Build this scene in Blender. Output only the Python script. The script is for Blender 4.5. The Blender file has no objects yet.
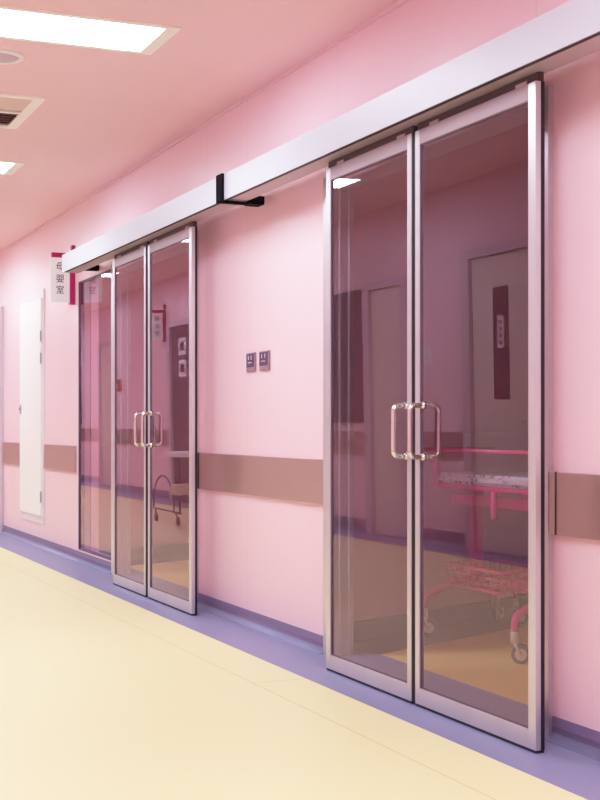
import bpy, bmesh, math, random
from mathutils import Vector, Matrix
random.seed(7)
sc = bpy.context.scene
COL = sc.collection

# ------------------------------------------------------------------ helpers
def srgb(r, g, b):
    f = lambda c: (c/12.92 if c <= .04045 else ((c+.055)/1.055)**2.4)
    return (f(r/255), f(g/255), f(b/255), 1)

def nodes_of(name):
    m = bpy.data.materials.new(name); m.use_nodes = True
    nt = m.node_tree
    return m, nt, nt.nodes, nt.links, nt.nodes['Principled BSDF']

def mat(name, col, rough=.5, metal=0., var=.04, scale=30., spec=.5, coat=0., emit=None):
    m, nt, N, L, p = nodes_of(name)
    p.inputs['Roughness'].default_value = rough
    p.inputs['Metallic'].default_value = metal
    p.inputs['Specular IOR Level'].default_value = spec
    p.inputs['Coat Weight'].default_value = coat
    tc = N.new('ShaderNodeTexCoord'); nz = N.new('ShaderNodeTexNoise')
    nz.inputs['Scale'].default_value = scale; nz.inputs['Detail'].default_value = 4
    L.new(tc.outputs['Object'], nz.inputs['Vector'])
    mx = N.new('ShaderNodeMix'); mx.data_type = 'RGBA'
    mx.inputs['A'].default_value = tuple(c*(1-var) for c in col[:3])+(1,)
    mx.inputs['B'].default_value = tuple(min(1, c*(1+var)) for c in col[:3])+(1,)
    L.new(nz.outputs['Fac'], mx.inputs['Factor'])
    L.new(mx.outputs['Result'], p.inputs['Base Color'])
    if emit:
        p.inputs['Emission Color'].default_value = emit[0]
        p.inputs['Emission Strength'].default_value = emit[1]
    return m

def brushed(name, col, rough, stretch, metal=1., var=.12, rvar=.1):
    """brushed metal: noise stretched along one axis"""
    m, nt, N, L, p = nodes_of(name)
    p.inputs['Metallic'].default_value = metal
    tc = N.new('ShaderNodeTexCoord'); mp = N.new('ShaderNodeMapping'); nz = N.new('ShaderNodeTexNoise')
    mp.inputs['Scale'].default_value = stretch
    nz.inputs['Scale'].default_value = 6; nz.inputs['Detail'].default_value = 6
    L.new(tc.outputs['Object'], mp.inputs['Vector']); L.new(mp.outputs['Vector'], nz.inputs['Vector'])
    mx = N.new('ShaderNodeMix'); mx.data_type = 'RGBA'
    mx.inputs['A'].default_value = tuple(c*(1-var) for c in col[:3])+(1,)
    mx.inputs['B'].default_value = tuple(min(1, c*(1+var)) for c in col[:3])+(1,)
    L.new(nz.outputs['Fac'], mx.inputs['Factor']); L.new(mx.outputs['Result'], p.inputs['Base Color'])
    mr = N.new('ShaderNodeMapRange')
    mr.inputs['To Min'].default_value = rough-rvar; mr.inputs['To Max'].default_value = rough+rvar
    L.new(nz.outputs['Fac'], mr.inputs['Value']); L.new(mr.outputs['Result'], p.inputs['Roughness'])
    return m

def wall_mat(name, col, axis, period, phase, rough=.35, spec=.4, joints=()):
    """painted wall panels with hair-fine vertical joints every `period` metres along one world axis"""
    m, nt, N, L, p = nodes_of(name)
    p.inputs['Roughness'].default_value = rough
    p.inputs['Specular IOR Level'].default_value = spec
    g = N.new('ShaderNodeNewGeometry'); sp = N.new('ShaderNodeSeparateXYZ')
    L.new(g.outputs['Position'], sp.inputs['Vector'])
    def mth(op, a, b):
        n = N.new('ShaderNodeMath'); n.operation = op
        for i, v in enumerate((a, b)):
            if v is None: continue
            if hasattr(v, 'links'): L.new(v, n.inputs[i])
            else: n.inputs[i].default_value = v
        return n.outputs[0]
    t = mth('DIVIDE', mth('SUBTRACT', sp.outputs[axis], phase), period)
    fr = mth('FRACT', t, None)
    line = mth('LESS_THAN', fr, .004/period)
    if joints:
        line = None
        for j in joints:
            q = mth('LESS_THAN', mth('ABSOLUTE', mth('SUBTRACT', sp.outputs[axis], j), None), .0022)
            line = q if line is None else mth('MAXIMUM', line, q)
    nz = N.new('ShaderNodeTexNoise'); nz.inputs['Scale'].default_value = 1.7
    L.new(g.outputs['Position'], nz.inputs['Vector'])
    mx = N.new('ShaderNodeMix'); mx.data_type = 'RGBA'
    mx.inputs['A'].default_value = tuple(c*.98 for c in col[:3])+(1,)
    mx.inputs['B'].default_value = tuple(min(1, c*1.02) for c in col[:3])+(1,)
    L.new(nz.outputs['Fac'], mx.inputs['Factor'])
    m2 = N.new('ShaderNodeMix'); m2.data_type = 'RGBA'
    L.new(line, m2.inputs['Factor']); L.new(mx.outputs['Result'], m2.inputs['A'])
    m2.inputs['B'].default_value = tuple(c*.84 for c in col[:3])+(1,)
    L.new(m2.outputs['Result'], p.inputs['Base Color'])
    return m

def bx(bm, x0, x1, y0, y1, z0, z1, mi=0):
    xs, ys, zs = sorted((x0, x1)), sorted((y0, y1)), sorted((z0, z1))
    v = [bm.verts.new((x, y, z)) for x in xs for y in ys for z in zs]
    for f in ((0,1,3,2),(4,6,7,5),(0,4,5,1),(2,3,7,6),(0,2,6,4),(1,5,7,3)):
        fc = bm.faces.new([v[i] for i in f]); fc.material_index = mi
    return v

def box(*a): bm = bmesh.new(); bx(bm, *a); return bm

def rbox(x0, x1, y0, y1, z0, z1, r=.004, seg=2):
    bm = box(x0, x1, y0, y1, z0, z1)
    bmesh.ops.bevel(bm, geom=list(bm.edges), offset=r, segments=seg, affect='EDGES', profile=.5)
    return bm

def prism(bm, pts, z0, z1, mi=0):
    lo = [bm.verts.new((x, y, z0)) for x, y in pts]; hi = [bm.verts.new((x, y, z1)) for x, y in pts]
    n = len(pts)
    fs = [bm.faces.new(lo[::-1]), bm.faces.new(hi)]
    for i in range(n): fs.append(bm.faces.new((lo[i], lo[(i+1) % n], hi[(i+1) % n], hi[i])))
    for f in fs: f.material_index = mi
    return bm

def tube(bm, pts, r, n=10, closed=False, smooth=True):
    pts = [Vector(p) for p in pts]
    rings = []; m = len(pts); prev = None
    for i, p in enumerate(pts):
        if closed: d = pts[(i+1) % m]-pts[i-1]
        else: d = pts[min(i+1, m-1)]-pts[max(i-1, 0)]
        d.normalize()
        if prev is None:
            up = Vector((0,0,1)) if abs(d.z) < .9 else Vector((1,0,0))
            a = d.cross(up).normalized()
        else:
            a = (prev-d*prev.dot(d)).normalized()
        prev = a; b = d.cross(a)
        rr = r[i] if isinstance(r, (list, tuple)) else r
        rings.append([bm.verts.new(p+(a*math.cos(2*math.pi*k/n)+b*math.sin(2*math.pi*k/n))*rr) for k in range(n)])
    for i in range(m if closed else m-1):
        A, B = rings[i], rings[(i+1) % m]
        for k in range(n):
            f = bm.faces.new((A[k], A[(k+1) % n], B[(k+1) % n], B[k])); f.smooth = smooth
    if not closed:
        bm.faces.new(rings[0][::-1]); bm.faces.new(rings[-1])
    return bm

def rounded(pts, r, seg=5):
    """polyline with its inner corners rounded"""
    pts = [Vector(p) for p in pts]; out = [pts[0]]
    for i in range(1, len(pts)-1):
        a, p, b = pts[i-1], pts[i], pts[i+1]
        d1 = (a-p).normalized(); d2 = (b-p).normalized()
        rr = min(r, (a-p).length*.48, (b-p).length*.48)
        s, e = p+d1*rr, p+d2*rr
        for k in range(seg+1):
            t = k/seg; out.append(s*(1-t)**2+p*2*t*(1-t)+e*t*t)
    out.append(pts[-1]); return out

def lathe(bm, c, axis, prof, n=24):
    """prof: list of (distance along the axis, radius)"""
    c = Vector(c); ax = Vector(axis).normalized()
    up = Vector((0,0,1)) if abs(ax.z) < .9 else Vector((1,0,0))
    a = ax.cross(up).normalized(); b = ax.cross(a)
    rings = [[bm.verts.new(c+ax*h+(a*math.cos(2*math.pi*k/n)+b*math.sin(2*math.pi*k/n))*r) for k in range(n)] for h, r in prof]
    for A, B in zip(rings, rings[1:]):
        for k in range(n):
            f = bm.faces.new((A[k], A[(k+1) % n], B[(k+1) % n], B[k])); f.smooth = True
    bm.faces.new(rings[0][::-1]); bm.faces.new(rings[-1])
    return bm

def obj(name, bm, m, parent=None):
    """world-space bmesh -> ONE mesh object (origin at its parent's origin)"""
    bmesh.ops.recalc_face_normals(bm, faces=list(bm.faces))
    off = Vector((0,0,0)); p = parent
    while p is not None: off += p.location; p = p.parent
    if parent is None:
        co = [v.co for v in bm.verts]
        loc = Vector(((min(c.x for c in co)+max(c.x for c in co))/2, (min(c.y for c in co)+max(c.y for c in co))/2, min(c.z for c in co)))
        off = loc
    bmesh.ops.translate(bm, verts=list(bm.verts), vec=-off)
    me = bpy.data.meshes.new(name); bm.to_mesh(me); bm.free()
    for mm in (m if isinstance(m, (list, tuple)) else [m]): me.materials.append(mm)
    o = bpy.data.objects.new(name, me); COL.objects.link(o)
    if parent is None: o.location = off
    else: o.parent = parent
    return o

def tag(o, label, cat, group=None):
    o['label'] = label; o['category'] = cat
    if group: o['group'] = group
    return o

def thing(name, loc, label, cat, group=None):
    o = bpy.data.objects.new(name, None); COL.objects.link(o); o.location = loc
    o.empty_display_size = .1
    return tag(o, label, cat, group)

def struct(name, bm, m, parent=None):
    o = obj(name, bm, m, parent)
    if parent is None: o['kind'] = 'structure'
    return o

def struct_root(name, loc):
    o = bpy.data.objects.new(name, None); COL.objects.link(o); o.location = loc
    o['kind'] = 'structure'; o.empty_display_size = .1
    return o

# ------------------------------------------------------------------ materials
PINK = srgb(245, 207, 218)
M = {}
M['wall'] = wall_mat('pink wall panel', PINK, 1, 1.2, 0, joints=(1.7, 2.9, 4.13, 5.827, 7.02, 7.70, 9.78, 10.98, 12.1, 13.27, 15.4, 16.6, 17.8, 19.0))
M['wall_left'] = wall_mat('pink wall panel opposite', PINK, 1, 1.2, .4)
M['wall_plain'] = wall_mat('pink wall panel plain', PINK, 0, 1.2, .3)
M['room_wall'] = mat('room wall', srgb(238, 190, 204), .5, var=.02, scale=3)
M['ceiling'] = wall_mat('pink ceiling panel', srgb(245, 208, 214), 1, 2.3, .55, rough=.5, spec=.3)
M['lilac'] = mat('lilac vinyl', srgb(140, 140, 176), .38, var=.10, scale=160, spec=.4)
M['base'] = mat('purple vinyl skirting', srgb(134, 116, 152), .4, var=.10, scale=160, spec=.4)
M['alu'] = brushed('satin aluminium', srgb(212, 206, 214), .34, (1, 1, .02), metal=.75)
M['alu_h'] = brushed('satin aluminium cover', srgb(196, 194, 207), .45, (30, .3, 30), metal=.2, var=.04, rvar=.05)
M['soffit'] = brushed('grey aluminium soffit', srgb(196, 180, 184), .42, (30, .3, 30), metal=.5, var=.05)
M['toprail'] = brushed('pinkish grey aluminium rail', srgb(168, 146, 156), .5, (30, .3, 30), metal=.3, var=.05)  # the rail's own pinkish grey finish, close to the soffit's
M['steel'] = brushed('brushed steel rail', srgb(198, 172, 168), .33, (4, .25, 4), metal=.85, var=.04, rvar=.04)
M['chrome'] = mat('polished steel', srgb(226, 220, 218), .16, 1., var=.02)
M['black'] = mat('black rubber', srgb(26, 18, 34), .55, var=.1)
M['gasket'] = mat('grey glazing gasket', srgb(104, 84, 104), .5, var=.06)
M['dark'] = mat('dark bronze trim', srgb(70, 48, 56), .5, var=.1)
M['bracket'] = mat('black bracket', srgb(18, 12, 20), .85, var=.1, spec=.1)
M['white'] = mat('white enamel', srgb(246, 244, 244), .35, var=.015)
M['hinge'] = mat('dull steel hinge', srgb(176, 164, 178), .4, .3, var=.05)
M['hatchframe'] = mat('lilac white frame', srgb(232, 224, 232), .4, var=.02)
M['cream'] = mat('cream enamel frame', srgb(255, 248, 240), .45, var=.02)
M['magenta'] = mat('magenta sign body', srgb(168, 14, 92), .4, var=.05)
M['pinktube'] = mat('hot pink lacquer', srgb(232, 34, 138), .3, var=.04, coat=.3)
M['ink'] = mat('black lettering', srgb(40, 26, 36), .6, var=.05)
M['screen'] = mat('dark violet glass', srgb(66, 44, 92), .15, var=.1)
M['plate'] = mat('taupe switch plate', srgb(158, 128, 142), .35, .2, var=.04)
M['plate_light'] = mat('pale pink plastic plate', srgb(226, 196, 208), .4, var=.03)
M['grey_wheel'] = mat('grey castor tyre', srgb(104, 98, 100), .55, var=.05)
M['beige'] = mat('beige plastic', srgb(214, 200, 180), .45, var=.04)
M['doorleaf'] = mat('pale door leaf', srgb(226, 214, 206), .4, var=.02, scale=4)
M['doorframe'] = mat('lilac door frame', srgb(206, 190, 204), .4, .1, var=.03)
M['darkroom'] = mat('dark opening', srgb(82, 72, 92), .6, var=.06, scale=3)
M['darkglass'] = mat('dark interior window', srgb(62, 54, 76), .12, var=.06)
M['red'] = mat('red call point', srgb(196, 40, 50), .4, var=.05)
M['paper'] = mat('notice paper', srgb(230, 214, 226), .7, var=.03)
M['grille'] = mat('vent interior', srgb(120, 84, 90), .7, var=.08)
M['slat'] = mat('vent slat', srgb(228, 206, 200), .5, var=.04)
M['speaker'] = mat('speaker grille', srgb(200, 184, 198), .6, var=.1, scale=240)

def lamp_mat():
    m, nt, N, L, p = nodes_of('glowing diffuser')
    N.remove(p); e = N.new('ShaderNodeEmission')
    e.inputs['Color'].default_value = (.80, .975, 1.09, 1); e.inputs['Strength'].default_value = LAMP
    L.new(e.outputs[0], N['Material Output'].inputs['Surface']); return m
LAMP = 31.
M['lamp'] = lamp_mat()

def floor_mat():
    m, nt, N, L, p = nodes_of('yellow vinyl floor')
    p.inputs['Roughness'].default_value = .42; p.inputs['Specular IOR Level'].default_value = .35
    g = N.new('ShaderNodeNewGeometry'); sp = N.new('ShaderNodeSeparateXYZ'); L.new(g.outputs['Position'], sp.inputs['Vector'])
    def mth(op, a, b=None):
        n = N.new('ShaderNodeMath'); n.operation = op
        for i, v in enumerate((a, b)):
            if v is None: continue
            if hasattr(v, 'links'): L.new(v, n.inputs[i])
            else: n.inputs[i].default_value = v
        return n.outputs[0]
    X, Y = sp.outputs[0], sp.outputs[1]
    seam = mth('LESS_THAN', mth('ABSOLUTE', mth('SUBTRACT', X, 2.10)), .0025)
    cross = mth('MULTIPLY', mth('LESS_THAN', mth('ABSOLUTE', mth('SUBTRACT', Y, 5.40)), .003),
                mth('LESS_THAN', mth('ABSOLUTE', mth('SUBTRACT', X, 2.225)), .125))
    line = mth('MAXIMUM', seam, cross)
    nz = N.new('ShaderNodeTexNoise'); nz.inputs['Scale'].default_value = 90; nz.inputs['Detail'].default_value = 5
    L.new(g.outputs['Position'], nz.inputs['Vector'])
    a = srgb(251, 239, 188); b = srgb(247, 232, 174)
    mx = N.new('ShaderNodeMix'); mx.data_type = 'RGBA'; mx.inputs['A'].default_value = a; mx.inputs['B'].default_value = b
    L.new(nz.outputs['Fac'], mx.inputs['Factor'])
    m2 = N.new('ShaderNodeMix'); m2.data_type = 'RGBA'; m2.inputs['B'].default_value = srgb(214, 186, 140)
    L.new(mth('MULTIPLY', line, .8), m2.inputs['Factor']); L.new(mx.outputs['Result'], m2.inputs['A'])
    L.new(m2.outputs['Result'], p.inputs['Base Color'])
    return m
M['floor'] = floor_mat()
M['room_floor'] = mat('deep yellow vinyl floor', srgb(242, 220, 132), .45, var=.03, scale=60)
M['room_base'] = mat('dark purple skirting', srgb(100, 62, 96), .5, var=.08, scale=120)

def glass_mat(name, tint, ior=1.95, lean=-.02):
    """thin tinted pane: both surfaces' mirror reflection at the face it is met on, the rest passes tinted"""
    m, nt, N, L, p = nodes_of(name); N.remove(p)
    g = N.new('ShaderNodeNewGeometry')
    va = N.new('ShaderNodeVectorMath'); va.operation = 'ADD'; va.inputs[1].default_value = (0, 0, lean)
    L.new(g.outputs['Normal'], va.inputs[0])
    vn = N.new('ShaderNodeVectorMath'); vn.operation = 'NORMALIZE'; L.new(va.outputs[0], vn.inputs[0])
    fr = N.new('ShaderNodeFresnel'); fr.inputs['IOR'].default_value = ior
    nz = N.new('ShaderNodeTexNoise'); nz.inputs['Scale'].default_value = .8
    L.new(g.outputs['Position'], nz.inputs['Vector'])
    tr = N.new('ShaderNodeBsdfTransparent')
    tm = N.new('ShaderNodeMix'); tm.data_type = 'RGBA'
    tm.inputs['A'].default_value = tuple(c*.97 for c in tint[:3])+(1,); tm.inputs['B'].default_value = tuple(tint[:3])+(1,)
    L.new(nz.outputs['Fac'], tm.inputs['Factor']); L.new(tm.outputs['Result'], tr.inputs['Color'])
    gl = N.new('ShaderNodeBsdfGlossy'); gl.inputs['Roughness'].default_value = 0.; gl.inputs['Color'].default_value = (.97, .80, 1., 1)
    L.new(vn.outputs[0], gl.inputs['Normal'])
    s1 = N.new('ShaderNodeMixShader'); L.new(fr.outputs[0], s1.inputs[0]); L.new(tr.outputs[0], s1.inputs[1]); L.new(gl.outputs[0], s1.inputs[2])
    t2 = N.new('ShaderNodeBsdfTransparent')
    s2 = N.new('ShaderNodeMixShader'); L.new(g.outputs['Backfacing'], s2.inputs[0]); L.new(s1.outputs[0], s2.inputs[1]); L.new(t2.outputs[0], s2.inputs[2])
    L.new(s2.outputs[0], N['Material Output'].inputs['Surface'])
    return m
M['glass'] = glass_mat('smoky pink glass', (.80, .67, .74))
M['acrylic'] = glass_mat('clear acrylic', (.93, .90, .93), 1.35, 0)

def mattress_mat():
    m, nt, N, L, p = nodes_of('printed mattress cover')
    p.inputs['Roughness'].default_value = .8
    tc = N.new('ShaderNodeTexCoord'); vo = N.new('ShaderNodeTexVoronoi'); vo.inputs['Scale'].default_value = 26
    L.new(tc.outputs['Object'], vo.inputs['Vector'])
    lt = N.new('ShaderNodeMath'); lt.operation = 'LESS_THAN'; lt.inputs[1].default_value = .36
    L.new(vo.outputs['Distance'], lt.inputs[0])
    hs = N.new('ShaderNodeMix'); hs.data_type = 'RGBA'; hs.inputs['Factor'].default_value = .15
    L.new(vo.outputs['Color'], hs.inputs['A']); hs.inputs['B'].default_value = (.5, .45, .6, 1)
    mx = N.new('ShaderNodeMix'); mx.data_type = 'RGBA'; mx.inputs['A'].default_value = (.86, .84, .86, 1)
    L.new(lt.outputs[0], mx.inputs['Factor']); L.new(hs.outputs['Result'], mx.inputs['B'])
    L.new(mx.outputs['Result'], p.inputs['Base Color'])
    return m
M['mattress'] = mattress_mat()

# ------------------------------------------------------------------ layout (metres; x = away from the camera towards the door wall, y = along the corridor)
WX, WB = 2.70, 2.80            # door wall: face and back
OX = -.43                      # opposite wall face
CZ = 2.933                     # ceiling
Y0, Y1 = -4., 27.
OPEN = [(4.07, 5.90, 0., 2.28), (7.91, 9.75, 0., 2.28), (9.83, 10.90, .09, 2.285)]   # two door openings and the side light

# --- oblique partitions of the two rooms
U = Vector((.917, .399)); NRM = Vector((-.399, .917))
def room(yfar, ynear, corner_y):
    a = Vector((WB, corner_y)); return a, a+U*3.6
W1a, W1b = room(0, 0, 6.16)
W2a, W2b = room(0, 0, 10.62)

# --- floor: yellow with lilac borders, one mesh
bm = bmesh.new()
bx(bm, OX+.3, 2.35, Y0, Y1, -.05, 0, 0)
bx(bm, OX-.3, OX+.3, Y0, Y1, -.05, 0, 1)
bx(bm, 2.35, 2.93, Y0, Y1, -.05, 0, 1)
bx(bm, 2.93, 6.6, 1.0, Y1, -.05, 0, 2)
for A, B in ((W1a, W1b), (W2a, W2b)):
    a = A-NRM*.34; b = B-NRM*.34
    prism(bm, [(a.x, a.y), (b.x, b.y), (B.x, B.y), (A.x, A.y)], -.04, .0008, 3)
struct('floor', bm, [M['floor'], M['lilac'], M['room_floor'], M['room_base']])

# --- ceiling
struct('ceiling', box(OX-.3, 6.6, Y0, Y1, CZ, CZ+.1), M['ceiling'])

# --- door wall with its openings
bm = bmesh.new()
ys = [Y0]+[v for o in OPEN for v in o[:2]]+[14.15, 15.25, Y1]
for i in range(0, len(ys), 2): bx(bm, WX, WB, ys[i], ys[i+1], 0, CZ)
for y0, y1, z0, z1 in OPEN+[(14.15, 15.25, 0., 2.27)]:
    bx(bm, WX, WB, y0, y1, z1, CZ)
    if z0 > 0: bx(bm, WX, WB, y0, y1, 0, z0)
struct('wall_right', bm, M['wall'])
struct('wall_left', box(OX-.1, OX, Y0, Y1, 0, CZ), M['wall_left'])
struct('wall_back', box(OX, WX, Y1-.1, Y1, 0, CZ), M['wall_plain'])
struct('wall_front', box(OX, WX, Y0-.1, Y0, 0, CZ), M['wall_plain'])

struct('trim_10', box(WX-.014, WX, Y0, Y1-.1, CZ-.016, CZ), M['wall_left'])

# --- rooms behind the glass
for nm, (A, B), in (('wall_partition_near', (W1a, W1b)), ('wall_partition_far', (W2a, W2b))):
    bm = bmesh.new(); c = A+NRM*.1; d = B+NRM*.1
    prism(bm, [(A.x, A.y), (B.x, B.y), (d.x, d.y), (c.x, c.y)], 0, CZ); struct(nm, bm, M['room_wall'])
    bm = bmesh.new(); c = A-NRM*.012; d = B-NRM*.012
    prism(bm, [(c.x, c.y), (d.x, d.y), (B.x, B.y), (A.x, A.y)], 0, .1)
    struct('baseboard_'+nm.split('_', 1)[1], bm, M['room_base'])
struct('wall_room_rear', box(6.1, 6.2, 1.0, Y1, 0, CZ), M['room_wall'])
struct('wall_room_side', box(WB, 6.1, 1.0, 1.1, 0, CZ), M['room_wall'])
struct('wall_room_end', box(WB, 6.1, 17.0, 17.1, 0, CZ), M['room_wall'])

# --- skirting with a coved foot
def skirt(bm, y0, y1, xw, s, h=.08):
    prof = [(0, h), (.004, h), (.005, .045), (.009, .025), (.018, .012), (.03, .004), (.045, .001), (.045, 0), (0, 0)]
    lo = [bm.verts.new((xw-s*d, y0, z)) for d, z in prof]; hi = [bm.verts.new((xw-s*d, y1, z)) for d, z in prof]
    n = len(prof)
    for i in range(n):
        f = bm.faces.new((lo[i], lo[(i+1) % n], hi[(i+1) % n], hi[i])); f.smooth = 1 < i < 6
        f.material_index = 1 if 2 < i < 7 else 0
    bm.faces.new(lo[::-1]); bm.faces.new(hi)
bm = bmesh.new()
for y0, y1 in ((Y0, 4.02), (5.95, 7.85), (9.80, 14.05), (15.3, Y1-.1)): skirt(bm, y0, y1, WX, 1)
struct('baseboard_right', bm, [M['base'], M['lilac']])

# opposite wall: door / window / service fittings seen mirrored in the glass
ODOORS = [('door_2', 8.29, 9.243, 2.30), ('door_3', 10.42, 11.04, 2.22), ('door_4', 15.88, 16.95, 2.28), ('door_5', 20.9, 21.95, 2.28)]
bm = bmesh.new()
e = Y0
for _, a, b, _z in ODOORS:
    skirt(bm, e, a-.13, OX, -1, .12); e = b+.13
skirt(bm, e, Y1-.1, OX, -1, .12)
struct('baseboard_left', bm, [M['base'], M['lilac']])

for nm, y0, y1, zt in ODOORS:
    r = struct_root(nm, (OX, (y0+y1)/2, 0))
    bm = bmesh.new()
    for a, b in ((y0-.12, y0), (y1, y1+.12)):
        bx(bm, OX, OX+.045, a, b, 0, zt+.07)
    bx(bm, OX, OX+.045, y0, y1, zt, zt+.07)
    obj('door_frame', bm, M['doorframe'], r)
    leaf_m = M['darkroom'] if nm == 'door_4' else M['doorleaf']
    lf = obj('door_leaf', box(OX+.001, OX+.012, y0+.004, y1-.004, .008, zt-.004), leaf_m, r)
    if nm == 'door_2':
        obj('viewing_window', box(OX+.011, OX+.016, 8.71, 8.93, 1.19, 2.045), M['darkglass'], lf)
        obj('notice', box(OX+.016, OX+.018, 8.775, 8.865, 1.58, 1.83), M['paper'], lf)
        bm = bmesh.new()
        for k in range(4): bx(bm, OX+.018, OX+.019, 8.80, 8.84, 1.61+k*.052, 1.635+k*.052)
        obj('notice_marks', bm, M['ink'], lf)
    if nm == 'door_4':
        for z in (1.90, 1.62):
            n = obj('notice', box(OX+.011, OX+.015, 16.35, 16.65, z, z+.22), M['paper'], lf)
            obj('notice_marks', box(OX+.015, OX+.016, 16.42, 16.58, z+.06, z+.16), M['ink'], lf)
    obj('door_handle', tube(bmesh.new(), rounded([(OX+.012, y0+.07, 1.02), (OX+.06, y0+.07, 1.02), (OX+.06, y0+.19, 1.02)], .015), .009), M['chrome'], r)

# interior window of a side room on the opposite wall
r = struct_root('window_1', (OX, 12.1, 1.04))
obj('pane', box(OX+.001, OX+.01, 11.24, 12.64, 1.06, 2.21), M['darkglass'], r)
bm = bmesh.new()
for a in ((11.20, 11.24, 1.02, 2.25), (12.64, 12.68, 1.02, 2.25), (11.24, 12.64, 1.02, 1.06), (11.24, 12.64, 2.21, 2.25), (11.24, 12.64, 1.86, 1.885)):
    bx(bm, OX+.001, OX+.03, *a)
obj('window_frame', bm, M['dark'], r)
r = struct_root('window_2', (OX, 24.3, 1.04))
obj('pane', box(OX+.001, OX+.01, 23.4, 25.2, 1.06, 2.21), M['darkglass'], r)
bm = bmesh.new()
for a in ((23.36, 23.4, 1.02, 2.25), (25.2, 25.24, 1.02, 2.25), (23.4, 25.2, 1.02, 1.06), (23.4, 25.2, 2.21, 2.25)):
    bx(bm, OX+.001, OX+.03, *a)
obj('window_frame', bm, M['dark'], r)

# grey door at the left picture edge, on the door wall
r = struct_root('door_1', (WX, 14.7, 0))
bm = bmesh.new()
bx(bm, WX-.03, WX+.06, 14.05, 14.16, 0, 2.34); bx(bm, WX-.03, WX+.06, 15.24, 15.35, 0, 2.34); bx(bm, WX-.03, WX+.06, 14.16, 15.24, 2.26, 2.34)
obj('door_frame', bm, M['doorframe'], r)
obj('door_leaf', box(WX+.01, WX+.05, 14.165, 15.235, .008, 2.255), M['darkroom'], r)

# --- aluminium jambs of the door openings and the frame of the side light
def jamb(bm, y, s):
    """profiled jamb at an opening edge y; s = +1 when the opening lies towards larger y"""
    bx(bm, WX-.022, WB+.012, y-s*.05, y+s*.012, 0, 2.30)
    bx(bm, WX-.03, WX-.004, y+s*.012, y+s*.028, 0, 2.28)
    bx(bm, WX+.035, WX+.052, y+s*.012, y+s*.024, 0, 2.28)
    bx(bm, WX+.085, WX+.100, y+s*.012, y+s*.022, 0, 2.28)
k = 1
for y0, y1, z0, z1 in OPEN[:2]:
    bm = bmesh.new(); jamb(bm, y0, 1); struct('trim_%d' % k, bm, M['alu']); k += 1
    bm = bmesh.new(); jamb(bm, y1, -1); struct('trim_%d' % k, bm, M['alu']); k += 1
    struct('trim_%d' % k, box(WX-.022, WB+.012, y0+.014, y1-.014, 2.25, 2.285), M['alu']); k += 1
y0, y1, z0, z1 = OPEN[2]
sl = thing('side_light', (WX+.03, (y0+y1)/2, z0), 'tall fixed glass panel in the pink wall left of the far sliding doors', 'glass panel')
bm = bmesh.new()
for a in ((y0, y0+.012, z0, z1), (y1-.012, y1, z0, z1), (y0+.012, y1-.012, z0, z0+.012), (y0+.012, y1-.012, z1-.010, z1)):
    bx(bm, WX+.004, WX+.05, *a)
obj('frame', bm, M['gasket'], sl)
obj('glass_pane', box(WX+.012, WX+.020, y0+.012, y1-.012, z0+.012, z1-.010), M['glass'], sl)

# ------------------------------------------------------------------ the sliding doors
DF = 2.515
def sliding_leaf(y0, y1, inner, label):
    """one framed glass leaf from y0 to y1; inner = +1 when its meeting stile is at y1, -1 at y0"""
    zb, zt = .0105, 2.262
    t = thing('sliding_door', (DF+.011, (y0+y1)/2, 0), label, 'glass door', 'glass sliding door leaves')
    wi, wo = .034, .046
    w0, w1 = (wo, wi) if inner > 0 else (wi, wo)
    obj('stile', rbox(DF, DF+.022, y0, y0+w0, zb, zt, .002), M['alu'], t)
    obj('stile', rbox(DF, DF+.022, y1-w1, y1, zb, zt, .002), M['alu'], t)
    obj('bottom_rail', rbox(DF+.0005, DF+.0215, y0+w0, y1-w1, zb, zb+.064, .002), M['alu'], t)
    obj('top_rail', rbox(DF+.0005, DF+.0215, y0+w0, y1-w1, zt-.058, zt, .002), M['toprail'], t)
    obj('glass_pane', box(DF+.009, DF+.015, y0+w0-.002, y1-w1+.002, zb+.060, zt-.054), M['glass'], t)
    bm = bmesh.new(); a, b, c, d = y0+w0, y1-w1, zb+.064, zt-.058
    for q in ((a, a+.004, c, d), (b-.004, b, c, d), (a+.004, b-.004, c, c+.003), (a+.004, b-.004, d-.003, d)):
        bx(bm, DF+.005, DF+.019, *q)
    obj('gasket', bm, M['gasket'], t)
    bm = bmesh.new()
    bx(bm, DF+.022, DF+.036, y0, y0+w0, zb, zt)
    ye = y1 if inner > 0 else y0
    bx(bm, DF+.003, DF+.022 if inner > 0 else DF+.036, ye, ye+inner*.014, zb, zt)
    obj('edge_seal', bm, M['black'], t)
    obj('bottom_brush', box(DF+.003, DF+.036, y0+.004, y1-.004, .001, zb), M['black'], t)
    ym = y1-.055 if inner > 0 else y0+.051
    for s, xa in ((-1, DF+.009), (1, DF+.015)):
        h = obj('handle', tube(bmesh.new(), rounded([(xa, ym, 1.183), (xa+s*.060, ym, 1.183), (xa+s*.060, ym, .980), (xa, ym, .980)], .032, 7), .011, 12), M['chrome'], t)
        for z in (1.183, .980):
            obj('mount', lathe(bmesh.new(), (xa, ym, z), (s, 0, 0), [(0, .016), (.006, .016), (.009, .012), (.016, .0105)], 16), M['chrome'], h)
    obj('dark_filler', box(DF+.012, DF+.034, y0+.002, y1-.002, zt, 2.2935), M['dark'], t)  # dark strip added so the gap below the header stays dark
    for y in (y0+.10, y1-.14):
        obj('hanger', box(DF+.006, DF+.0115, y-.035, y+.035, zt, zt+.014), M['soffit'], t)
    return t
sliding_leaf(3.851, 4.706, 1, 'glass sliding door leaf nearest the camera, the right leaf of the near pair')
sliding_leaf(4.740, 5.558, -1, 'glass sliding door leaf on the left of the near pair')
sliding_leaf(7.450, 8.321, 1, 'glass sliding door leaf on the right of the far pair')
sliding_leaf(8.376, 9.166, -1, 'glass sliding door leaf on the left of the far pair, beside the fixed glass panel')

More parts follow.
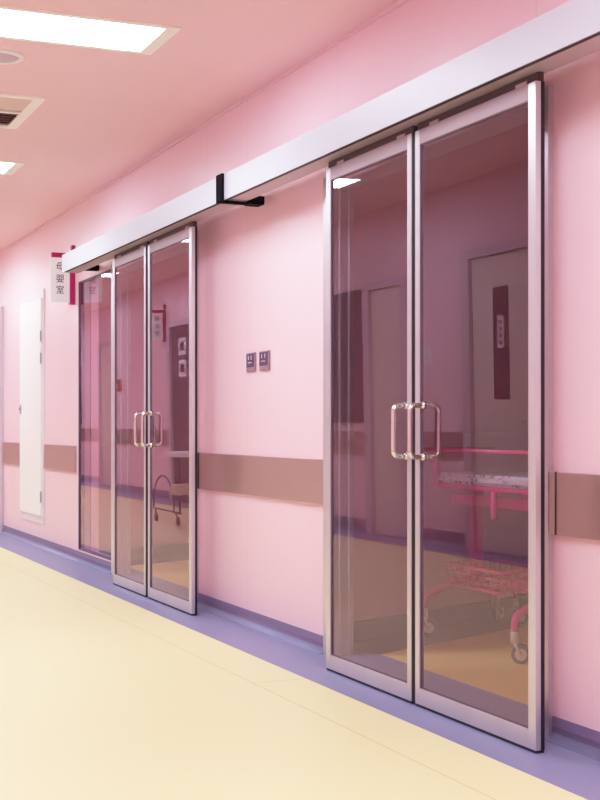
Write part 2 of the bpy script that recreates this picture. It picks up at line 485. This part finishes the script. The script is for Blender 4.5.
# ------------------------------------------------------------------ header cover over both doors
hx0, hx1, hy0, hy1, hz0, hz1 = 2.43, 2.565, 1.2, 10.318, 2.29, 2.425
hd = thing('door_header', (2.6, 6., hz0), 'long pale aluminium track cover running along the pink wall above both sliding doors', 'door header')
bm = bmesh.new(); bx(bm, hx0, hx0+.006, hy0, hy1, hz0, hz1); bx(bm, hx0+.006, hx1, hy0, hy1, hz1-.006, hz1)
obj('cover', bm, M['alu_h'], hd)
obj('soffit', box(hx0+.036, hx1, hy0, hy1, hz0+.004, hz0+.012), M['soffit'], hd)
obj('shadow_strip', box(hx0+.006, hx0+.036, hy0, hy1, hz0+.005, hz0+.012), M['black'], hd)  # solid black strip painting the shadow line behind the cover's lip
obj('end_cap', box(hx0+.006, hx1, hy1-.006, hy1-.001, hz0+.002, hz1-.006), M['soffit'], hd)
for y in (1.6, 4.72, 8.35, 10.26):
    obj('wall_mount', box(hx1, WX, y-.04, y+.04, hz0+.02, hz0+.06), M['bracket'], hd)

br = thing('header_bracket', (WX, 6.70, 2.29), 'black angle bracket clasping the header between the two doors', 'bracket')
bm = bmesh.new(); bx(bm, 2.415, 2.43, 6.665, 6.75, 2.282, 2.428)
obj('clasp', bm, M['bracket'], br)
bm = bmesh.new()
prism(bm, [(2.415, 6.69), (2.565, 6.69), (2.58, 6.66), (2.655, 6.66), (2.655, 6.75), (2.58, 6.75), (2.565, 6.725), (2.415, 6.725)], 2.278, 2.29)
obj('arm', bm, M['bracket'], br)
obj('arm_block', box(2.585, 2.655, 6.655, 6.755, 2.289, 2.322), M['bracket'], br)

# ------------------------------------------------------------------ crash rails
def crash_rail(y0, y1, label, cap, x=WX, s=1, z0=.7215, z1=.941, dark=False):
    t = thing('crash_rail', (x, (y0+y1)/2, z0), label, 'crash rail', 'steel crash rails')
    X = sorted((x, x-s*.018))
    obj('panel', rbox(X[0], X[1], y0, y1, z0, z1, .003), M['steel'], t)
    X = sorted((x, x-s*.023))
    for c in cap:
        a, b = (y0-.012, y0+.006) if c == 0 else (y1-.002, y1+.03)
        obj('end_cap', rbox(X[0], X[1], a, b, z0-.001, z1+.001, .002), M['dark'] if dark else M['steel'], t)
        if not dark: obj('joint', box(x-.021, x, y1-.008, y1-.002, z0, z1), M['dark'], t)
    return t
crash_rail(.5, 3.985, 'brown steel crash rail on the pink wall right of the near doors', (1,))
crash_rail(5.96, 7.80, 'brown steel crash rail on the pink wall between the two pairs of doors', (1,), dark=True)
crash_rail(10.95, 12.10, 'brown steel crash rail between the white wall hatch and the fixed glass panel', ())
crash_rail(13.16, 14.03, 'short brown steel crash rail at the far left, beyond the white wall hatch', ())
for y0, y1 in ((9.40, 10.27), (11.20, 15.7), (17.10, 20.7), (22.2, 26.8)):
    crash_rail(y0, y1, {9.40: 'steel crash rail mirrored low in the right leaf of the near doors', 11.20: 'steel crash rail mirrored under the dark window in the near left leaf',
        17.10: 'steel crash rail mirrored behind the handles of the far doors', 22.2: 'steel crash rail mirrored in the fixed glass panel'}[y0], (), OX, -1)

# ------------------------------------------------------------------ white hatch
wc = thing('wall_hatch', (WX, 12.7, .214), 'tall narrow white hatch door set in the pink wall at the left', 'hatch')
y0, y1, z0, z1 = 12.13, 13.13, .214, 2.348
bm = bmesh.new()
for a in ((y0, y0+.06, z0, z1), (y1-.06, y1, z0, z1), (y0+.06, y1-.06, z0, z0+.068), (y0+.06, y1-.06, z1-.078, z1)):
    bx(bm, WX-.012, WX+.004, *a)
obj('frame', bm, M['hatchframe'], wc)
dr = obj('door', rbox(WX-.028, WX-.004, y0+.05, y1-.02, z0+.07, z1-.08, .003), M['white'], wc)
for z in (.46, 1.72, 1.92):
    obj('hinge', tube(bmesh.new(), [(WX-.03, y0+.045, z-.05), (WX-.03, y0+.045, z+.05)], .007, 10), M['hinge'], dr)
hb = bmesh.new(); bx(hb, WX-.036, WX-.028, y1-.10, y1-.06, 1.22, 1.31); tube(hb, [(WX-.036, y1-.08, 1.27), (WX-.048, y1-.08, 1.27)], .016, 12)
obj('latch', hb, M['hinge'], dr)

# ------------------------------------------------------------------ projecting sign
def text_mesh(body, size):
    cu = bpy.data.curves.new('glyph', 'FONT'); cu.body = body; cu.size = size
    cu.align_x = 'CENTER'; cu.align_y = 'CENTER'; cu.extrude = .0008
    o = bpy.data.objects.new('glyph', cu); COL.objects.link(o)
    dg = bpy.context.evaluated_depsgraph_get(); dg.update()
    me = bpy.data.meshes.new_from_object(o.evaluated_get(dg))
    bpy.data.objects.remove(o); bpy.data.curves.remove(cu)
    return me

def sign(y, xw, s, label, chars):
    """sign board standing out from a wall face xw; s=+1: out towards smaller x"""
    t = thing('projecting_sign', (xw, y, 2.12), label, 'sign', 'projecting door signs')
    X = lambda d: xw-s*d
    bm = box(X(.04), X(.205), y-.02, y-.004, 2.126, 2.492)
    pl = obj('sign_board', bm, M['white'], t)
    bm = bmesh.new(); bx(bm, X(.002), X(.045), y-.03, y+.03, 2.11, 2.53); bx(bm, X(.045), X(.19), y-.004, y+.03, 2.14, 2.535)
    obj('holder', bm, M['magenta'], t)
    obj('wall_knob', lathe(bmesh.new(), (X(.0), y, 2.576), (-s, 0, 0), [(0, .028), (.02, .028), (.03, .02)], 16), M['magenta'], t)
    obj('stem', tube(bmesh.new(), [(X(.018), y, 2.52), (X(.018), y, 2.57)], .008, 8), M['magenta'], t)
    for ch, z in zip(chars, (2.416, 2.314, 2.222)):
        me = text_mesh(ch, .072)
        tmp = bmesh.new(); tmp.from_mesh(me)
        R = Matrix.Translation((X(.125), y-.0208, z)) @ Matrix.Rotation(math.pi/2, 4, 'X')
        bmesh.ops.transform(tmp, matrix=R, verts=list(tmp.verts))
        bpy.data.meshes.remove(me)
        obj('character', tmp, M['ink'], pl)
    return t
sign(11.02, WX, 1, 'white sign with three black characters standing out from the wall past the header end', '母婴室')
sign(17.22, OX, -1, 'small projecting sign mirrored in the right leaf of the far doors', '母婴室')

# ------------------------------------------------------------------ wall controls
def control(y0, y1, label):
    z0, z1 = 1.402, 1.507
    t = thing('wall_control', (WX, (y0+y1)/2, z0), label, 'wall switch', 'wall controls between the doors')
    obj('plate', rbox(WX-.012, WX, y0, y1, z0, z1, .003), M['plate'], t)
    w = y1-y0
    obj('screen', box(WX-.0145, WX-.012, y0+w*.1, y1-w*.08, z0+.026, z1-.007), M['screen'], t)
    bm = bmesh.new()
    bx(bm, WX-.016, WX-.0145, y0+w*.3, y0+w*.7, z0+.048, z0+.052)
    bx(bm, WX-.016, WX-.0145, y0+w*.3, y0+w*.36, z0+.066, z1-.016)
    bx(bm, WX-.016, WX-.0145, y0+w*.62, y0+w*.68, z0+.066, z1-.016)
    obj('marking', bm, M['plate_light'], t)
control(6.888, 7.017, 'small dark violet wall control, left of the two between the doors')
control(6.683, 6.821, 'small dark violet wall control, right of the two between the doors')

sw = thing('switch_plate', (OX, 10.04, 1.5), 'pale pink double switch plate mirrored in the near right leaf', 'wall switch')
obj('plate', rbox(OX, OX+.012, 9.92, 10.16, 1.50, 1.64, .003), M['white'], sw)
obj('rocker', box(OX+.012, OX+.017, 9.96, 10.02, 1.54, 1.60), M['doorleaf'], sw)
obj('rocker', box(OX+.012, OX+.017, 10.06, 10.12, 1.54, 1.60), M['doorleaf'], sw)
fc = thing('fire_call_point', (OX, 19.5, 1.5), 'small red call point mirrored in the far left leaf', 'call point')
obj('case', rbox(OX, OX+.05, 19.42, 19.58, 1.50, 1.68, .006), M['red'], fc)
obj('button', box(OX+.05, OX+.055, 19.46, 19.54, 1.55, 1.63), M['paper'], fc)

# ------------------------------------------------------------------ ceiling fittings
def ceiling_light(y, label):
    x0, x1, y0, y1 = .43, 1.945, y, y+.48
    t = thing('ceiling_light', ((x0+x1)/2, y+.24, CZ), label, 'ceiling light', 'ceiling light panels')
    bm = bmesh.new(); w = .035
    for a in ((x0, x1, y0, y0+w), (x0, x1, y1-w, y1), (x0, x0+w, y0+w, y1-w), (x1-w-.03, x1, y0+w, y1-w)):
        bx(bm, *a, CZ-.008, CZ)
    obj('frame', bm, M['cream'], t)
    obj('diffuser', box(x0+w, x1-w-.03, y0+w, y1-w, CZ-.006, CZ-.001), M['lamp'], t)
for i in range(-1, 6):
    y = 5.905+3.45*i
    ceiling_light(y, {0: 'large bright ceiling light panel at the top left', 1: 'smaller bright ceiling light panel below the air vent',
        2: 'bright ceiling light mirrored at the top of the far doors', -1: 'ceiling light panel just ahead of the camera, above the frame'}.get(i, 'ceiling light panel %s down the corridor, seen only mirrored in glass' % {3: 'fourth', 4: 'fifth', 5: 'last'}.get(i, '')))
ceiling_light(5.905-6.9, 'ceiling light panel behind the camera')

sp = thing('ceiling_speaker', (1.268, 6.725, CZ), 'round white speaker in the ceiling between light and vent', 'speaker')
obj('rim', lathe(bmesh.new(), (1.268, 6.725, CZ), (0, 0, -1), [(0, .125), (.006, .125), (.011, .115), (.011, .10), (.006, .098)], 40), M['white'], sp)
obj('grille', lathe(bmesh.new(), (1.268, 6.725, CZ-.006), (0, 0, -1), [(0, .097), (.004, .09), (.006, .05)], 40), M['speaker'], sp)

x0, x1, y0, y1 = .62, 1.665, 7.45, 8.28
vt = thing('air_vent', ((x0+x1)/2, (y0+y1)/2, CZ), 'square cream framed air vent in the ceiling at left', 'vent')
bm = bmesh.new(); w = .062
for a in ((x0, x1, y0, y0+.05), (x0, x1, y1-.05, y1), (x0, x0+w, y0+.05, y1-.05), (x1-w, x1, y0+.05, y1-.05)):
    bx(bm, *a, CZ-.014, CZ)
obj('frame', bm, M['cream'], vt)
obj('backing', box(x0+w, x1-w, y0+.05, y1-.05, CZ-.003, CZ-.001), M['grille'], vt)
ym = (y0+y1)/2
obj('divider', box(x0+w, x1-w, ym-.018, ym+.018, CZ-.013, CZ-.003), M['cream'], vt)
for half, yy in ((0, y0+.056), (1, ym+.03)):
    for k in range(5):
        y = yy+k*.064
        bm = bmesh.new()
        d0, d1 = (.0, .034) if half == 0 else (.012, .0)
        v = [bm.verts.new(p) for p in ((x0+w, y+d0, CZ-.003), (x1-w, y+d0, CZ-.003), (x1-w, y+d1, CZ-.012), (x0+w, y+d1, CZ-.012))]
        u = [bm.verts.new((p.co.x, p.co.y+.004, p.co.z)) for p in v]
        bm.faces.new(v); bm.faces.new(u[::-1])
        for i in range(4): bm.faces.new((v[i], u[i], u[(i+1) % 4], v[(i+1) % 4]))
        obj('slat', bm, M['slat'] if half == 0 else M['grille'], vt)

# ------------------------------------------------------------------ baby bassinet trolley behind the near glass
O = Vector((3.41, 5.34, 0)); E2 = Vector((.90, .42, 0))
P = lambda a, b, z: Vector((O.x+E2.x*b, O.y+a+E2.y*b, z))
ct = thing('bassinet_trolley', (3.75, 5.95, 0), 'hot pink wheeled baby bassinet trolley with wire basket behind the near glass doors', 'baby trolley')
def caster(x, y, ang):
    c = obj('caster', lathe(bmesh.new(), (x-.018*math.cos(ang+math.pi/2), y-.018*math.sin(ang+math.pi/2), .046), (math.cos(ang+math.pi/2), math.sin(ang+math.pi/2), 0),
        [(0, .030), (.003, .043), (.008, .046), (.028, .046), (.033, .043), (.036, .030)], 24), M['grey_wheel'], ct)
    hb = lathe(bmesh.new(), (x-.022*math.cos(ang+math.pi/2), y-.022*math.sin(ang+math.pi/2), .046), (math.cos(ang+math.pi/2), math.sin(ang+math.pi/2), 0), [(0, .028), (.044, .028)], 20)
    obj('hub', hb, M['beige'], c)
    f = bmesh.new(); d = Vector((math.cos(ang), math.sin(ang), 0)); n = Vector((-d.y, d.x, 0)); q = Vector((x, y, 0))+d*.03
    for s in (-1, 1):
        tube(f, [Vector((x, y, .046))+n*s*.026, q+n*s*.02+Vector((0, 0, .105))], .008, 8)
    tube(f, [q+Vector((0, 0, .095)), q+Vector((0, 0, .15))], [.024, .019], 12)
    obj('fork', f, M['beige'], c)
    return q+Vector((0, 0, .145))
q = {}
for nm, x, y, a in (('R1', 3.41, 5.34, 2.45), ('L1', 3.42, 6.24, 2.5), ('L2', 4.06, 6.60, 3.6), ('R2', 4.08, 6.40, 2.6)):
    q[nm] = caster(x, y, a)
col_xy = P(.735, .30, 0)
def at(p, z): return Vector((p.x, p.y, z))
leg = lambda *p: obj('leg', tube(bmesh.new(), rounded(p, .12, 7), .018, 12), M['pinktube'], ct)
leg(q['L1'], at(q['L1'], .21), at(q['L1']*.45+col_xy*.55, .275), at(col_xy, .30))
leg(q['R1'], at(q['R1'], .22), P(-.02, .22, .30), P(.25, .36, .30))
leg(q['L2'], at(q['L2'], .24), P(.80, .45, .28), at(col_xy, .29))
leg(q['R2'], at(q['R2'], .24), P(.62, .45, .28), P(.60, .34, .29))
obj('base_beam', tube(bmesh.new(), [P(.78, .30, .29), P(-.02, .34, .29)], .026, 12), M['pinktube'], ct)
obj('column', rbox(col_xy.x-.03, col_xy.x+.03, col_xy.y-.03, col_xy.y+.03, .27, .80, .008), M['pinktube'], ct)
# wire basket
c4 = [P(.17, 0, .40), P(.72, 0, .40), P(.70, .34, .40), P(.12, .36, .40)]
b4 = [P(.20, .03, .295), P(.69, .03, .295), P(.67, .32, .295), P(.15, .33, .295)]
bk = obj('basket', tube(bmesh.new(), rounded([c4[0], c4[1]], .02)+[c4[2], c4[3], c4[0]], .008, 8), M['pinktube'], ct)
w = bmesh.new()
for i in range(4):
    A, B, C, D = c4[i], c4[(i+1) % 4], b4[i], b4[(i+1) % 4]
    n = max(4, int((A-B).length/.05))
    for j in range(n):
        t = j/n; tube(w, [A.lerp(B, t), C.lerp(D, t)], .003, 6)
    for s in (.35, .7): tube(w, [A.lerp(C, s), B.lerp(D, s)], .003, 6)
for j in range(1, 6):
    t = j/6; tube(w, [b4[0].lerp(b4[1], t), b4[3].lerp(b4[2], t)], .0026, 6)
obj('wire_mesh', w, M['pinktube'], bk)
obj('basket_rim', tube(bmesh.new(), [b4[0], b4[1], b4[2], b4[3]], .006, 8, closed=True), M['pinktube'], bk)
# basin
def plan(a0, a1, b0, b1): return [P(a0, b0, 0), P(a1, b0, 0), P(a1, b1, 0), P(a0, b1, 0)]
def xy(ps): return [(p.x, p.y) for p in ps]
pan = bmesh.new(); prism(pan, xy(plan(-.12, .84, 0, .55)), .785, .806)
bmesh.ops.bevel(pan, geom=list(pan.edges), offset=.008, segments=2, affect='EDGES')
obj('tray', pan, M['pinktube'], ct)
mt = bmesh.new(); prism(mt, xy(plan(-.09, .825, .012, .53)), .808, .862)
bmesh.ops.bevel(mt, geom=list(mt.edges), offset=.018, segments=3, affect='EDGES')
obj('mattress', mt, M['mattress'], ct)
ac = bmesh.new(); ps = plan(-.115, .835, .002, .548); ins = plan(-.111, .831, .007, .543)
for i in range(4):
    a, b, c, d = ps[i], ps[(i+1) % 4], ins[(i+1) % 4], ins[i]
    prism(ac, xy([a, b, c, d]), .806, 1.07)
obj('clear_side', ac, M['acrylic'], ct)
obj('guard_rail', tube(bmesh.new(), rounded([P(.86, .58, .98), P(.93, -.02, .98), P(-.14, -.02, .98)], .04), .010, 10), M['pinktube'], ct)
for a in (.80, -.10): obj('rail_post', tube(bmesh.new(), [P(a, -.015, .79), P(a, -.02, .98)], .010, 10), M['pinktube'], ct)
obj('cross_beam', rbox(3.50, 3.54, 5.32, 6.16, .70, .755, .006), M['pinktube'], ct)
bm = bmesh.new(); tube(bm, [P(.24, .0, .655), P(.24, .0, .785)], .017, 14)
obj('crank_handle', bm, M['pinktube'], ct)
for a in (.1, .55): obj('tray_support', tube(bmesh.new(), [P(a, .14, .745), P(a, .14, .79)], .016, 8), M['pinktube'], ct)

# ------------------------------------------------------------------ wheeled stand in the corridor, seen only mirrored in the far glass
gx, gy = .70, 13.3
st = thing('equipment_stand', (gx, gy, 0), 'small wheeled stand with a bowed tube frame, mirrored in the far glass doors', 'equipment stand')
bow = [Vector((gx, 13.86-.36*math.cos(a), .13+.37*math.sin(a)**.8)) for a in [math.pi*k/18 for k in range(19)]]
obj('bow_tube', tube(bmesh.new(), bow, .009, 8), M['dark'], st)
obj('cross_bar', tube(bmesh.new(), rounded([(gx, 14.12, .06), (gx, 14.16, .14), (gx, 13.45, .13), (gx, 13.36, .06)], .06), .009, 8), M['dark'], st)
for y in (14.12, 13.36):
    w = obj('caster', lathe(bmesh.new(), (gx-.012, y, .045), (1, 0, 0), [(0, .035), (.004, .045), (.02, .045), (.024, .035)], 18), M['grey_wheel'], st)
    obj('fork', tube(bmesh.new(), [(gx, y, .04), (gx, y, .075)], .014, 8), M['beige'], w)
obj('post', tube(bmesh.new(), [(gx, 13.3, .12), (gx, 13.3, .72)], .012, 8), M['dark'], st)
obj('foot_bar', tube(bmesh.new(), [(gx, 13.45, .13), (gx, 13.28, .13)], .012, 8), M['dark'], st)
obj('box', rbox(gx-.1, gx+.06, 13.22, 13.42, .32, .43, .01), M['beige'], st)
obj('tray', rbox(gx-.14, gx+.10, 13.05, 13.42, .715, .77, .015), M['white'], st)

# ------------------------------------------------------------------ light: the glowing panels
def area(name, loc, sx, sy, power, col):
    l = bpy.data.lights.new(name, 'AREA'); l.shape = 'RECTANGLE'; l.size = sx; l.size_y = sy; l.energy = power; l.color = col
    o = bpy.data.objects.new(name, l); COL.objects.link(o); o.location = loc; return o
w = bpy.data.worlds.new('world'); sc.world = w; w.use_nodes = True
w.node_tree.nodes['Background'].inputs[0].default_value = (.9, .8, .85, 1)
w.node_tree.nodes['Background'].inputs[1].default_value = .05

# ------------------------------------------------------------------ camera (600 x 800)
F = 1350.; AZ = math.atan(580/F)
cam = bpy.data.cameras.new('camera'); co = bpy.data.objects.new('camera', cam); COL.objects.link(co)
co.location = (0, 0, 1.1); co.rotation_euler = (math.pi/2, 0, -AZ)
cam.sensor_width = 36; cam.sensor_fit = 'AUTO'; cam.lens = 36*F/800; cam.shift_y = 26.5/800
cam.clip_start = .05
sc.camera = co
sc.view_settings.view_transform = 'Standard'
sc.view_settings.exposure = 0
vs = sc.view_settings; vs.use_curve_mapping = True
cm = vs.curve_mapping; cm.use_clip = True; cm.white_level = (2., 2., 2.)
cv = cm.curves[3]
for x, y in ((.15, .285), (.30, .56), (.45, .77), (.65, .93)): cv.points.new(x, y)
cm.update()
sc.cycles.use_denoising = True
sc.cycles.max_bounces = 12; sc.cycles.diffuse_bounces = 6; sc.cycles.transparent_max_bounces = 16
